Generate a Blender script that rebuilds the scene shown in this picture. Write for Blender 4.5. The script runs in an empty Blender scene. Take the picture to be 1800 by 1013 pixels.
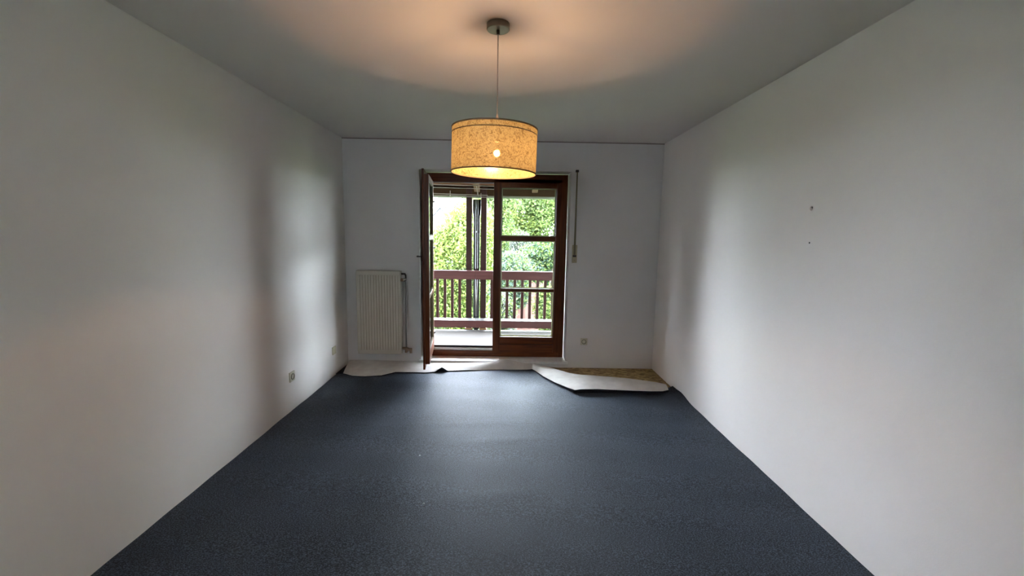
import bpy, bmesh, math, random
import numpy as np
from mathutils import Vector, Matrix

random.seed(7)
rng = np.random.default_rng(7)
sc = bpy.context.scene
col = sc.collection

# ------------------------------------------------------------------ camera, sky, sun, exposure
F_PX, PITCH, YAW, ROLL = 769.99, 0.12325, 0.01192, 0.01657
EYE = 1.507
cam_d = bpy.data.cameras.new('camera')
cam = bpy.data.objects.new('camera', cam_d)
col.objects.link(cam)
cam_d.sensor_fit = 'HORIZONTAL'
cam_d.sensor_width = 36.0
cam_d.lens = 36.0 * F_PX / 1800.0
cam_d.clip_start = 0.05
cam_d.clip_end = 400
fw = Vector((math.sin(YAW) * math.cos(PITCH), math.cos(YAW) * math.cos(PITCH), -math.sin(PITCH)))
rt = Vector((math.cos(YAW), -math.sin(YAW), 0))
up = rt.cross(fw)
r2 = math.cos(ROLL) * rt + math.sin(ROLL) * up
u2 = -math.sin(ROLL) * rt + math.cos(ROLL) * up
cam.matrix_world = Matrix(((r2.x, u2.x, -fw.x, 0), (r2.y, u2.y, -fw.y, 0), (r2.z, u2.z, -fw.z, EYE), (0, 0, 0, 1)))
sc.camera = cam

world = bpy.data.worlds.new('overcast_sky')
sc.world = world
world.use_nodes = True
bg = world.node_tree.nodes['Background']
bg.inputs[0].default_value = (0.79, 0.88, 1.0, 1)
bg.inputs[1].default_value = 78.0

sun_d = bpy.data.lights.new('sun', 'SUN')
sun = bpy.data.objects.new('sun', sun_d)
col.objects.link(sun)
sun_d.energy = 6.0
sun_d.angle = math.radians(6)
sun_d.color = (1.0, 0.95, 0.82)
sun.rotation_euler = Vector((0.45, 0.62, -0.75)).to_track_quat('-Z', 'Y').to_euler()

sc.view_settings.view_transform = 'Standard'
sc.view_settings.look = 'None'
sc.view_settings.gamma = 1.0
sc.view_settings.use_curve_mapping = False
sc.view_settings.exposure = 0.32
sc.cycles.use_denoising = True
sc.cycles.max_bounces = 12
sc.cycles.diffuse_bounces = 8
sc.cycles.transparent_max_bounces = 16
sc.cycles.sample_clamp_indirect = 40
sc.cycles.caustics_reflective = False
sc.cycles.caustics_refractive = False

# ------------------------------------------------------------------ room measures (metres)
XL, XR, YW, H = -1.793, 1.682, 4.874, 2.5
YR = -1.75                       # rear wall
TH = 0.33                        # wall thickness towards the balcony
YO = YW + TH
OX0, OX1, OZ0, OZ1 = -0.968, 0.684, 0.04, 2.185   # door opening
YF = 5.03                        # room-side face of the door frame
BZ = -0.085                      # balcony floor

# ------------------------------------------------------------------ helpers
def new_mat(name):
    m = bpy.data.materials.new(name)
    m.use_nodes = True
    return m, m.node_tree, m.node_tree.nodes['Principled BSDF']

def simple(name, c, rough=0.6, metal=0.0, spec=0.5, noise=None, bump=None, sheen=0.0):
    """noise=(scale, colour2, detail) mixes a second colour; bump=(scale, strength, distance)"""
    m, nt, p = new_mat(name)
    p.inputs['Base Color'].default_value = (*c, 1)
    p.inputs['Roughness'].default_value = rough
    p.inputs['Metallic'].default_value = metal
    p.inputs['Specular IOR Level'].default_value = spec
    if sheen:
        p.inputs['Sheen Weight'].default_value = sheen
    tc = nt.nodes.new('ShaderNodeTexCoord')
    if noise:
        n = nt.nodes.new('ShaderNodeTexNoise')
        n.inputs['Scale'].default_value = noise[0]
        n.inputs['Detail'].default_value = noise[2]
        r = nt.nodes.new('ShaderNodeValToRGB')
        r.color_ramp.elements[0].position = 0.35
        r.color_ramp.elements[1].position = 0.65
        r.color_ramp.elements[0].color = (*c, 1)
        r.color_ramp.elements[1].color = (*noise[1], 1)
        nt.links.new(tc.outputs['Object'], n.inputs['Vector'])
        nt.links.new(n.outputs['Fac'], r.inputs['Fac'])
        nt.links.new(r.outputs['Color'], p.inputs['Base Color'])
    if bump:
        n = nt.nodes.new('ShaderNodeTexNoise')
        n.inputs['Scale'].default_value = bump[0]
        n.inputs['Detail'].default_value = 3
        b = nt.nodes.new('ShaderNodeBump')
        b.inputs['Strength'].default_value = bump[1]
        b.inputs['Distance'].default_value = bump[2]
        nt.links.new(tc.outputs['Object'], n.inputs['Vector'])
        nt.links.new(n.outputs['Fac'], b.inputs['Height'])
        nt.links.new(b.outputs['Normal'], p.inputs['Normal'])
    return m

def wood(name, c1, c2, rough=0.45, spec=0.5, axis=2, scale=22):
    m, nt, p = new_mat(name)
    tc = nt.nodes.new('ShaderNodeTexCoord')
    mp = nt.nodes.new('ShaderNodeMapping')
    s = [scale, scale, scale]
    s[axis] = scale * 0.06
    mp.inputs['Scale'].default_value = s
    n = nt.nodes.new('ShaderNodeTexNoise')
    n.inputs['Scale'].default_value = 1.6
    n.inputs['Detail'].default_value = 6
    n.inputs['Distortion'].default_value = 0.6
    r = nt.nodes.new('ShaderNodeValToRGB')
    r.color_ramp.elements[0].position = 0.3
    r.color_ramp.elements[1].position = 0.72
    r.color_ramp.elements[0].color = (*c1, 1)
    r.color_ramp.elements[1].color = (*c2, 1)
    b = nt.nodes.new('ShaderNodeBump')
    b.inputs['Strength'].default_value = 0.15
    b.inputs['Distance'].default_value = 0.001
    nt.links.new(tc.outputs['Object'], mp.inputs['Vector'])
    nt.links.new(mp.outputs['Vector'], n.inputs['Vector'])
    nt.links.new(n.outputs['Fac'], r.inputs['Fac'])
    nt.links.new(r.outputs['Color'], p.inputs['Base Color'])
    nt.links.new(n.outputs['Fac'], b.inputs['Height'])
    nt.links.new(b.outputs['Normal'], p.inputs['Normal'])
    p.inputs['Roughness'].default_value = rough
    p.inputs['Specular IOR Level'].default_value = spec
    return m

def add_box(bm, lo, hi, bevel=0.0):
    vs = [bm.verts.new((x, y, z)) for x in (lo[0], hi[0]) for y in (lo[1], hi[1]) for z in (lo[2], hi[2])]
    fs = []
    for idx in ((0, 1, 3, 2), (4, 6, 7, 5), (0, 4, 5, 1), (2, 3, 7, 6), (0, 2, 6, 4), (1, 5, 7, 3)):
        fs.append(bm.faces.new([vs[i] for i in idx]))
    if bevel > 0:
        es = list({e for f in fs for e in f.edges})
        bmesh.ops.bevel(bm, geom=es, offset=bevel, segments=2, profile=0.6, affect='EDGES')

def add_prism(bm, prof, a, b, axis=0):
    """closed 2D profile extruded between a and b along the axis (0: profile in YZ, 1: XZ, 2: XY)"""
    def P(u, v, w):
        return {0: (w, u, v), 1: (u, w, v), 2: (u, v, w)}[axis]
    A = [bm.verts.new(P(u, v, a)) for u, v in prof]
    B = [bm.verts.new(P(u, v, b)) for u, v in prof]
    n = len(prof)
    for i in range(n):
        bm.faces.new((A[i], A[(i + 1) % n], B[(i + 1) % n], B[i]))
    bm.faces.new(A[::-1])
    bm.faces.new(B)

def add_tube(bm, pts, r, seg=10, caps=True):
    pts = [Vector(p) for p in pts]
    rad = r if isinstance(r, (list, tuple)) else [r] * len(pts)
    rings = []
    t0 = (pts[1] - pts[0]).normalized()
    ref = Vector((0, 0, 1)) if abs(t0.z) < 0.9 else Vector((1, 0, 0))
    for i, p in enumerate(pts):
        if i == 0: t = pts[1] - pts[0]
        elif i == len(pts) - 1: t = pts[-1] - pts[-2]
        else: t = (pts[i + 1] - p).normalized() + (p - pts[i - 1]).normalized()
        t.normalize()
        a = ref.cross(t)
        if a.length < 1e-4: a = Vector((0, 1, 0)).cross(t)
        a.normalize()
        b = t.cross(a)
        rings.append([bm.verts.new(p + rad[i] * (math.cos(2 * math.pi * k / seg) * a + math.sin(2 * math.pi * k / seg) * b)) for k in range(seg)])
    for i in range(len(rings) - 1):
        for k in range(seg):
            bm.faces.new((rings[i][k], rings[i][(k + 1) % seg], rings[i + 1][(k + 1) % seg], rings[i + 1][k]))
    if caps:
        bm.faces.new(rings[0][::-1])
        bm.faces.new(rings[-1])

def add_lathe(bm, prof, c, axis='z', seg=48, closed=False):
    """prof: list of (radius, height) revolved about an axis through c"""
    rings = []
    for (r, h) in prof:
        ring = []
        for k in range(seg):
            a = 2 * math.pi * k / seg
            x, y = r * math.cos(a), r * math.sin(a)
            v = {'z': (x, y, h), 'y': (x, h, y), 'x': (h, x, y)}[axis]
            ring.append(bm.verts.new((c[0] + v[0], c[1] + v[1], c[2] + v[2])))
        rings.append(ring)
    n = len(rings)
    for i in range(n if closed else n - 1):
        A, B = rings[i], rings[(i + 1) % n]
        for k in range(seg):
            bm.faces.new((A[k], A[(k + 1) % seg], B[(k + 1) % seg], B[k]))
    if not closed:
        if prof[0][0] > 1e-5: bm.faces.new(rings[0][::-1])
        if prof[-1][0] > 1e-5: bm.faces.new(rings[-1])

def obj(name, bm, m, parent=None, smooth=False, angle=None):
    bmesh.ops.remove_doubles(bm, verts=bm.verts, dist=1e-6)
    bmesh.ops.recalc_face_normals(bm, faces=bm.faces)
    me = bpy.data.meshes.new(name)
    bm.to_mesh(me)
    bm.free()
    mats = m if isinstance(m, (list, tuple)) else [m]
    for x in mats: me.materials.append(x)
    if smooth:
        for p in me.polygons: p.use_smooth = True
        me.set_sharp_from_angle(angle=math.radians(angle or 35))
    o = bpy.data.objects.new(name, me)
    col.objects.link(o)
    if parent is not None: o.parent = parent
    return o

def boxobj(name, lo, hi, m, parent=None, bevel=0.0):
    bm = bmesh.new()
    add_box(bm, lo, hi, bevel)
    return obj(name, bm, m, parent)

def tag(o, label, cat, group=None, kind=None):
    o['label'] = label
    o['category'] = cat
    if group: o['group'] = group
    if kind: o['kind'] = kind
    return o

def struct(o):
    o['kind'] = 'structure'
    return o

def empty(name, loc=(0, 0, 0), rz=0.0):
    o = bpy.data.objects.new(name, None)
    o.empty_display_size = 0.1
    o.location = loc
    o.rotation_euler = (0, 0, rz)
    col.objects.link(o)
    return o

def B(): return bmesh.new()

# ------------------------------------------------------------------ materials
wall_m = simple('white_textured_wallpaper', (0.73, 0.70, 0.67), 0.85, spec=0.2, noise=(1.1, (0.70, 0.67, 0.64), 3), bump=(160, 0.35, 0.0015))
back_m = simple('shaded_back_wallpaper', (0.58, 0.56, 0.545), 0.85, spec=0.2, noise=(1.3, (0.54, 0.52, 0.505), 3), bump=(160, 0.35, 0.0015))  # same wallpaper as the side walls, back wall's shade put into the colour
ceil_m = simple('ceiling_paint', (0.69, 0.655, 0.62), 0.9, spec=0.15, noise=(0.9, (0.65, 0.615, 0.58), 3), bump=(200, 0.3, 0.001))
plaster_m = simple('outdoor_render', (0.16, 0.14, 0.12), 0.9, bump=(90, 0.3, 0.002))
sill_m = simple('polished_stone_sill', (0.74, 0.74, 0.73), 0.3, spec=0.5, noise=(14, (0.66, 0.66, 0.65), 6))
door_wood = wood('mahogany_stained_wood', (0.047, 0.009, 0.002), (0.117, 0.030, 0.005), 0.42, 0.2, axis=2, scale=24)
door_wood_h = wood('mahogany_stained_wood_horizontal', (0.056, 0.011, 0.002), (0.140, 0.037, 0.007), 0.42, 0.2, axis=0, scale=24)
groove_m = simple('dark_groove', (0.03, 0.008, 0.004), 0.6)
rail_wood = wood('weathered_red_brown_timber', (0.058, 0.021, 0.018), (0.095, 0.038, 0.036), 0.55, spec=0.15, axis=0, scale=18)
slat_wood = wood('red_brown_slat_timber', (0.031, 0.011, 0.009), (0.048, 0.018, 0.016), 0.55, spec=0.15, axis=2, scale=18)
post_wood = wood('brown_post_timber', (0.017, 0.007, 0.005), (0.028, 0.012, 0.008), 0.55, spec=0.15, axis=2, scale=18)
roof_wood = wood('brown_roof_boards', (0.090, 0.042, 0.022), (0.139, 0.067, 0.037), 0.6, spec=0.15, axis=0, scale=12)
beam_wood = wood('dark_eave_beam', (0.020, 0.010, 0.003), (0.034, 0.018, 0.006), 0.7, spec=0.1, axis=0, scale=12)
rafter_wood = wood('pale_rafter_timber', (0.075, 0.045, 0.028), (0.109, 0.068, 0.044), 0.6, spec=0.15, axis=1, scale=12)
metal_m = simple('brushed_nickel', (0.22, 0.19, 0.15), 0.42, metal=1.0)
dark_metal = simple('dark_bronze_metal', (0.035, 0.03, 0.027), 0.4, metal=0.6)
zinc_m = simple('shiny_zinc', (0.13, 0.14, 0.145), 0.14, metal=1.0)
black_m = simple('black_rubber', (0.012, 0.012, 0.012), 0.6)
alu_m = simple('threshold_aluminium', (0.55, 0.52, 0.50), 0.35, metal=0.7)
white_pl = simple('white_lacquer', (0.60, 0.60, 0.58), 0.4)
cream_pl = simple('cream_plastic', (0.46, 0.44, 0.33), 0.4)
yellow_pl = simple('yellowed_plastic', (0.42, 0.38, 0.24), 0.45)
strap_m = simple('brown_webbing', (0.13, 0.115, 0.07), 0.9)
rad_m = simple('beige_radiator_enamel', (0.42, 0.385, 0.32), 0.4)
def leafmat(name, c, tr=0.35):
    m = bpy.data.materials.new(name)
    m.use_nodes = True
    nt = m.node_tree
    nt.nodes.clear()
    out = nt.nodes.new('ShaderNodeOutputMaterial')
    d = nt.nodes.new('ShaderNodeBsdfDiffuse'); d.inputs[0].default_value = (*c, 1)
    t = nt.nodes.new('ShaderNodeBsdfTranslucent'); t.inputs[0].default_value = (c[0] * 1.2, c[1] * 1.15, c[2] * 0.8, 1)
    mx = nt.nodes.new('ShaderNodeMixShader'); mx.inputs[0].default_value = tr
    nt.links.new(d.outputs[0], mx.inputs[1]); nt.links.new(t.outputs[0], mx.inputs[2]); nt.links.new(mx.outputs[0], out.inputs[0])
    return m
daylit_bead_m = leafmat('translucent_daylit_bead', (0.30, 0.30, 0.27), 0.6)  # bead made translucent so its glow imitates the daylit glazing rebate
brass_m = simple('worn_brass', (0.22, 0.15, 0.10), 0.4, metal=0.8)

def glass_mat():
    m = bpy.data.materials.new('clear_glass')
    m.use_nodes = True
    nt = m.node_tree
    nt.nodes.clear()
    out = nt.nodes.new('ShaderNodeOutputMaterial')
    mix = nt.nodes.new('ShaderNodeMixShader')
    fr = nt.nodes.new('ShaderNodeFresnel')
    fr.inputs['IOR'].default_value = 1.45
    tr = nt.nodes.new('ShaderNodeBsdfTransparent')
    tr.inputs['Color'].default_value = (0.95, 0.97, 0.96, 1)
    gl = nt.nodes.new('ShaderNodeBsdfGlossy')
    gl.inputs['Roughness'].default_value = 0.02
    nt.links.new(fr.outputs[0], mix.inputs[0])
    nt.links.new(tr.outputs[0], mix.inputs[1])
    nt.links.new(gl.outputs[0], mix.inputs[2])
    nt.links.new(mix.outputs[0], out.inputs[0])
    return m
glass_m = glass_mat()

def carpet_mat():
    m, nt, p = new_mat('blue_grey_speckled_carpet')
    tc = nt.nodes.new('ShaderNodeTexCoord')
    n = nt.nodes.new('ShaderNodeTexNoise')
    n.inputs['Scale'].default_value = 220
    n.inputs['Detail'].default_value = 4
    n.inputs['Roughness'].default_value = 0.7
    mp = nt.nodes.new('ShaderNodeMapping')
    mp.inputs['Scale'].default_value = (0.6, 1.0, 1.0)
    r = nt.nodes.new('ShaderNodeValToRGB')
    e = r.color_ramp.elements
    e[0].position = 0.43; e[0].color = (0.003, 0.005, 0.008, 1)
    e[1].position = 0.59; e[1].color = (0.066, 0.082, 0.110, 1)
    k = r.color_ramp.elements.new(0.5); k.color = (0.013, 0.018, 0.026, 1)
    n2 = nt.nodes.new('ShaderNodeTexNoise')
    n2.inputs['Scale'].default_value = 2.2
    n2.inputs['Detail'].default_value = 4
    r2_ = nt.nodes.new('ShaderNodeMapRange')
    r2_.inputs['From Min'].default_value = 0.3
    r2_.inputs['From Max'].default_value = 0.7
    r2_.inputs['To Min'].default_value = 0.88
    r2_.inputs['To Max'].default_value = 1.12
    mx = nt.nodes.new('ShaderNodeVectorMath')
    mx.operation = 'SCALE'
    b = nt.nodes.new('ShaderNodeBump')
    b.inputs['Strength'].default_value = 0.6
    b.inputs['Distance'].default_value = 0.004
    L = nt.links.new
    L(tc.outputs['Object'], mp.inputs['Vector']); L(mp.outputs['Vector'], n.inputs['Vector'])
    L(tc.outputs['Object'], n2.inputs['Vector']); L(n2.outputs['Fac'], r2_.inputs['Value'])
    L(n.outputs['Fac'], r.inputs['Fac']); L(r.outputs['Color'], mx.inputs[0]); L(r2_.outputs['Result'], mx.inputs['Scale'])
    L(mx.outputs[0], p.inputs['Base Color'])
    L(n.outputs['Fac'], b.inputs['Height']); L(b.outputs['Normal'], p.inputs['Normal'])
    p.inputs['Roughness'].default_value = 0.62
    p.inputs['Specular IOR Level'].default_value = 0.15
    p.inputs['Sheen Weight'].default_value = 0.07
    p.inputs['Sheen Roughness'].default_value = 0.45
    p.inputs['Sheen Tint'].default_value = (0.7, 0.82, 1.0, 1)
    return m
carpet_m = carpet_mat()
pile_m = simple('dark_carpet_pile_edge', (0.012, 0.014, 0.020), 0.95, spec=0.1)
backing_m = simple('off_white_carpet_backing', (0.54, 0.51, 0.47), 0.8, spec=0.2, noise=(9, (0.46, 0.43, 0.40), 4), bump=(220, 0.2, 0.001))

def osb_mat():
    m, nt, p = new_mat('chipboard_flakes')
    tc = nt.nodes.new('ShaderNodeTexCoord')
    v = nt.nodes.new('ShaderNodeTexVoronoi')
    v.inputs['Scale'].default_value = 38
    mp = nt.nodes.new('ShaderNodeMapping')
    mp.inputs['Scale'].default_value = (0.6, 1.3, 1)
    r = nt.nodes.new('ShaderNodeValToRGB')
    e = r.color_ramp.elements
    e[0].color = (0.13, 0.075, 0.018, 1); e[1].color = (0.42, 0.30, 0.12, 1)
    sep = nt.nodes.new('ShaderNodeSeparateColor')
    L = nt.links.new
    L(tc.outputs['Object'], mp.inputs['Vector']); L(mp.outputs['Vector'], v.inputs['Vector'])
    L(v.outputs['Color'], sep.inputs[0]); L(sep.outputs[0], r.inputs['Fac']); L(r.outputs['Color'], p.inputs['Base Color'])
    p.inputs['Roughness'].default_value = 0.8
    return m
osb_m = osb_mat()

def shade_mat():
    m = bpy.data.materials.new('mottled_lamp_fabric')
    m.use_nodes = True
    nt = m.node_tree
    nt.nodes.clear()
    L = nt.links.new
    out = nt.nodes.new('ShaderNodeOutputMaterial')
    tc = nt.nodes.new('ShaderNodeTexCoord')
    n = nt.nodes.new('ShaderNodeTexNoise')
    n.inputs['Scale'].default_value = 70
    n.inputs['Detail'].default_value = 5
    n.inputs['Roughness'].default_value = 0.75
    n.inputs['Distortion'].default_value = 1.6
    r = nt.nodes.new('ShaderNodeValToRGB')
    e = r.color_ramp.elements
    e[0].position = 0.36; e[0].color = (0.13, 0.08, 0.03, 1)
    e[1].position = 0.54; e[1].color = (0.43, 0.335, 0.15, 1)
    tl = nt.nodes.new('ShaderNodeBsdfTranslucent')
    df = nt.nodes.new('ShaderNodeBsdfDiffuse')
    tp = nt.nodes.new('ShaderNodeBsdfTransparent')
    tp.inputs['Color'].default_value = (0.30, 0.22, 0.10, 1)
    gl = nt.nodes.new('ShaderNodeBsdfGlossy')
    gl.inputs['Roughness'].default_value = 0.28
    gl.inputs['Color'].default_value = (0.9, 0.7, 0.4, 1)
    m1 = nt.nodes.new('ShaderNodeMixShader'); m1.inputs[0].default_value = 0.78
    m2 = nt.nodes.new('ShaderNodeMixShader'); m2.inputs[0].default_value = 0.07
    m3 = nt.nodes.new('ShaderNodeMixShader'); m3.inputs[0].default_value = 0.05
    L(tc.outputs['Object'], n.inputs['Vector']); L(n.outputs['Fac'], r.inputs['Fac'])
    L(r.outputs['Color'], tl.inputs['Color']); L(r.outputs['Color'], df.inputs['Color'])
    L(tl.outputs[0], m1.inputs[1]); L(df.outputs[0], m1.inputs[2])
    L(m1.outputs[0], m2.inputs[1]); L(tp.outputs[0], m2.inputs[2])
    L(m2.outputs[0], m3.inputs[1]); L(gl.outputs[0], m3.inputs[2])
    L(m3.outputs[0], out.inputs[0])
    return m

def emit(name, c, s):
    m = bpy.data.materials.new(name)
    m.use_nodes = True
    nt = m.node_tree
    nt.nodes.clear()
    out = nt.nodes.new('ShaderNodeOutputMaterial')
    e = nt.nodes.new('ShaderNodeEmission')
    e.inputs[0].default_value = (*c, 1)
    e.inputs[1].default_value = s
    nt.links.new(e.outputs[0], out.inputs[0])
    return m

# ------------------------------------------------------------------ room shell
struct(boxobj('wall_left', (XL - 0.2, YR - 0.2, -0.01), (XL, YO, H), wall_m))
struct(boxobj('wall_right', (XR, YR - 0.2, -0.01), (XR + 0.2, YO, H), wall_m))
bm = B()
add_box(bm, (XL, YW, -0.01), (OX0, YO, H))
add_box(bm, (OX1, YW, -0.01), (XR, YO, H))
add_box(bm, (OX0, YW, OZ1), (OX1, YO, H))
add_box(bm, (OX0, YW, -0.01), (OX1, YO, OZ0))
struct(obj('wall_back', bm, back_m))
struct(boxobj('ceiling', (XL - 0.2, YR - 0.2, H), (XR + 0.2, YO, H + 0.25), ceil_m))
struct(boxobj('floor', (XL - 0.2, YR - 0.2, -0.3), (XR + 0.2, YO, -0.01), osb_m))
# rear wall with a small unseen window added as fill light from behind
WX0, WX1, WZ0, WZ1 = -1.30, -0.80, 1.40, 1.92
bm = B()
add_box(bm, (XL, YR - 0.2, -0.01), (WX0, YR, H))
add_box(bm, (WX1, YR - 0.2, -0.01), (XR, YR, H))
add_box(bm, (WX0, YR - 0.2, WZ1), (WX1, YR, H))
add_box(bm, (WX0, YR - 0.2, -0.01), (WX1, YR, WZ0))
struct(obj('wall_rear', bm, wall_m))
win = struct(empty('fill_window_1', (0, YR - 0.1, 0)))
bm = B()
for lo, hi in (((WX0, -0.03, WZ0), (WX0 + 0.05, 0.03, WZ1)), ((WX1 - 0.05, -0.03, WZ0), (WX1, 0.03, WZ1)),
               ((WX0, -0.03, WZ0), (WX1, 0.03, WZ0 + 0.05)), ((WX0, -0.03, WZ1 - 0.05), (WX1, 0.03, WZ1))):
    add_box(bm, lo, hi)
obj('fill_window_frame', bm, white_pl, win)
boxobj('pane', (WX0 + 0.04, -0.004, WZ0 + 0.04), (WX1 - 0.04, 0.004, WZ1 - 0.04), glass_m, win)
# thin crack line where the back wall meets the ceiling
struct(boxobj('trim_1', (XL, YW - 0.004, H - 0.009), (XR, YW + 0.01, H - 0.001), simple('dark_joint', (0.17, 0.13, 0.11), 0.9)))
# stone sill inside the opening
struct(boxobj('trim_2', (OX0 - 0.018, YW - 0.03, 0.038), (OX1 + 0.022, YF + 0.09, 0.066), sill_m, bevel=0.004))

# ------------------------------------------------------------------ balcony door
door = struct(empty('door_1', (0, YF, 0)))
FX0, FX1, FZ0, FZ1 = OX0, OX1 - 0.012, 0.066, 2.172
def dbox(name, lo, hi, m, bevel=0.003, parent=door):
    return boxobj(name, lo, hi, m, parent, bevel)
dbox('frame_jamb', (FX0, 0.0, FZ0), (-0.868, 0.085, FZ1), door_wood)
dbox('frame_jamb', (0.612, 0.0, FZ0), (FX1, 0.085, FZ1), door_wood)
dbox('frame_head', (-0.868, 0.0, 2.075), (0.612, 0.085, FZ1), door_wood_h)
dbox('threshold', (-0.868, 0.0, FZ0), (0.612, 0.085, 0.132), door_wood_h)
boxobj('threshold_rail', (-0.868, 0.022, 0.130), (0.612, 0.080, 0.160), alu_m, door, 0.004)
boxobj('weather_seal', (-0.868, 0.055, 0.158), (0.612, 0.080, 0.184), black_m, door, 0.002)
boxobj('frame_gasket', (-0.868, 0.010, 2.064), (-0.165, 0.022, 2.075), simple('grey_gasket', (0.25, 0.22, 0.24), 0.5), door)

def door_leaf(origin, rz, w, label, handle):
    """local x along the leaf width, y = 0 the outdoor face, z up"""
    p = empty('door_leaf', origin, rz)
    p.parent = door
    p['label'] = label
    gx0, gx1 = 0.088, w - 0.075
    rows = ((0.305, 0.840), (0.878, 1.428), (1.480, 2.020))
    bm = B()
    y0, y1 = -0.045, 0.0                       # body of the leaf
    z0, z1 = 0.172, 2.068
    add_box(bm, (0.012, y0, z0), (gx0, y1, z1), 0.002)
    add_box(bm, (gx1, y0, z0), (w - 0.012, y1, z1), 0.002)
    # overlapping flange on the room side
    fy0, fy1 = -0.066, -0.045
    fz0, fz1 = 0.118, 2.118
    add_box(bm, (0, fy0, fz0), (gx0 - 0.006, fy1, fz1), 0.003)
    add_box(bm, (gx1 + 0.006, fy0, fz0), (w, fy1, fz1), 0.003)
    obj('stiles', bm, door_wood, p)
    bm = B()
    add_box(bm, (gx0, y0, 2.020), (gx1, y1, z1), 0.002)
    add_box(bm, (gx0 - 0.006, fy0, 2.020), (gx1 + 0.006, fy1, fz1), 0.002)
    obj('top_rail', bm, door_wood_h, p)
    bm = B()
    add_box(bm, (gx0, y0, z0), (gx1, y1, 0.305), 0.002)
    add_box(bm, (gx0 - 0.006, fy0, 0.222), (gx1 + 0.006, fy1, 0.305), 0.002)
    add_box(bm, (gx0 - 0.006, fy0 - 0.004, fz0), (gx1 + 0.006, fy1, 0.214), 0.004)
    obj('bottom_rail', bm, door_wood_h, p)
    boxobj('rail_groove', (gx0, fy1 - 0.012, 0.213), (gx1, fy1, 0.223), groove_m, p)
    for za, zb in ((0.840, 0.878), (1.428, 1.480)):
        bm = B()
        add_box(bm, (gx0 - 0.004, fy0 + 0.004, za), (gx1 + 0.004, y1, zb), 0.004)
        obj('glazing_bar', bm, door_wood_h, p)
    for za, zb in rows:
        boxobj('pane', (gx0 + 0.001, -0.028, za + 0.001), (gx1 - 0.001, -0.018, zb - 0.001), glass_m, p)
        bm = B()
        t = 0.010
        for lo, hi in (((gx0, -0.016, za), (gx0 + t, -0.004, zb)), ((gx1 - t, -0.016, za), (gx1, -0.004, zb)),
                       ((gx0 + t, -0.016, za), (gx1 - t, -0.004, za + t)), ((gx0 + t, -0.016, zb - t), (gx1 - t, -0.004, zb))):
            add_box(bm, lo, hi)
        obj('glazing_seal', bm, daylit_bead_m, p)
    if handle:
        hz = 1.268
        bm = B()
        add_box(bm, (w - 0.052, fy0 - 0.008, hz - 0.045), (w - 0.022, fy0, hz + 0.045), 0.003)
        add_tube(bm, [(w - 0.037, fy0 - 0.005, hz), (w - 0.037, fy0 - 0.045, hz), (w - 0.045, fy0 - 0.052, hz), (w - 0.15, fy0 - 0.052, hz - 0.004)], [0.008, 0.008, 0.009, 0.007], 10)
        obj('handle', bm, dark_metal, p, True)
        for hzz in (0.35, 1.335, 1.85):
            bm = B()
            add_tube(bm, [(0.0, 0.004, hzz - 0.012), (0.0, 0.004, hzz + 0.012)], 0.012, 12)
            add_box(bm, (-0.002, -0.02, hzz - 0.012), (0.03, 0.006, hzz + 0.012), 0.002)
            obj('hinge', bm, dark_metal, p)
    return p
door_leaf((-0.160, 0.066, 0), 0.0, 0.778, 'closed right-hand glazed door leaf with three stacked panes', False)
ang = math.atan2(-0.70, 0.070)
door_leaf((-0.842, 0.006, 0), ang, 0.706, 'left-hand glazed door leaf swung open into the room, seen edge-on', True)

# ------------------------------------------------------------------ carpet and its folded-back end
NX, NY = 90, 150
def carpet_end(x):
    pts = [(-1.80, 4.855), (0.30, 4.855), (0.34, 4.80), (0.68, 4.50), (0.80, 4.45), (1.25, 4.36), (1.60, 4.21), (1.69, 4.13)]
    for (a, ya), (b, yb) in zip(pts, pts[1:]):
        if x <= b: return ya + (yb - ya) * max(0, (x - a)) / (b - a)
    return pts[-1][1]
bm = B()
grid = []
for i in range(NX + 1):
    x = XL + 0.002 + (XR - XL - 0.004) * i / NX
    ye = carpet_end(x)
    row = []
    for j in range(NY + 1):
        t = j / NY
        y = YR + 0.002 + (ye - YR - 0.002) * t
        z = 0.0022 * math.sin(6.2 * y + 1.3 * math.sin(1.4 * x)) * math.sin(1.1 * x + 0.9 * y) + 0.0012 * math.sin(17 * y + 2.4 * x)
        z += 0.006 * math.exp(-((y - 3.05 - 0.05 * math.sin(3 * x)) / 0.03) ** 2) * math.exp(-((x - 0.05) / 0.35) ** 2)
        z += 0.005 * math.exp(-((y - 3.35 - 0.08 * x) / 0.03) ** 2) * math.exp(-((x + 0.35) / 0.5) ** 2)
        z += 0.005 * math.exp(-((y - 2.38 - 0.22 * x) / 0.035) ** 2) * math.exp(-((x + 0.05) / 0.3) ** 2)
        z += 0.055 * math.exp(-((x - 1.63) / 0.028) ** 2) * math.exp(-((y - 4.13) / 0.05) ** 2)
        z += 0.03 * math.exp(-((x - XR) / 0.04) ** 2) * math.exp(-((y - 4.02) / 0.16) ** 2)
        row.append(bm.verts.new((x, y, max(z, -0.006))))
    grid.append(row)
for i in range(NX):
    for j in range(NY):
        bm.faces.new((grid[i][j], grid[i + 1][j], grid[i + 1][j + 1], grid[i][j + 1]))
edge_low = {}
for i in range(NX + 1):
    a = grid[i][NY]
    edge_low[i] = bm.verts.new((a.co.x, a.co.y, -0.0095))
for i in range(NX):
    bm.faces.new((grid[i][NY], grid[i + 1][NY], edge_low[i + 1], edge_low[i]))
carpet = obj('carpet', bm, carpet_m, None, True, 60)
tag(carpet, 'dark blue-grey speckled carpet covering the room, its far end peeled back', 'carpet')

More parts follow.
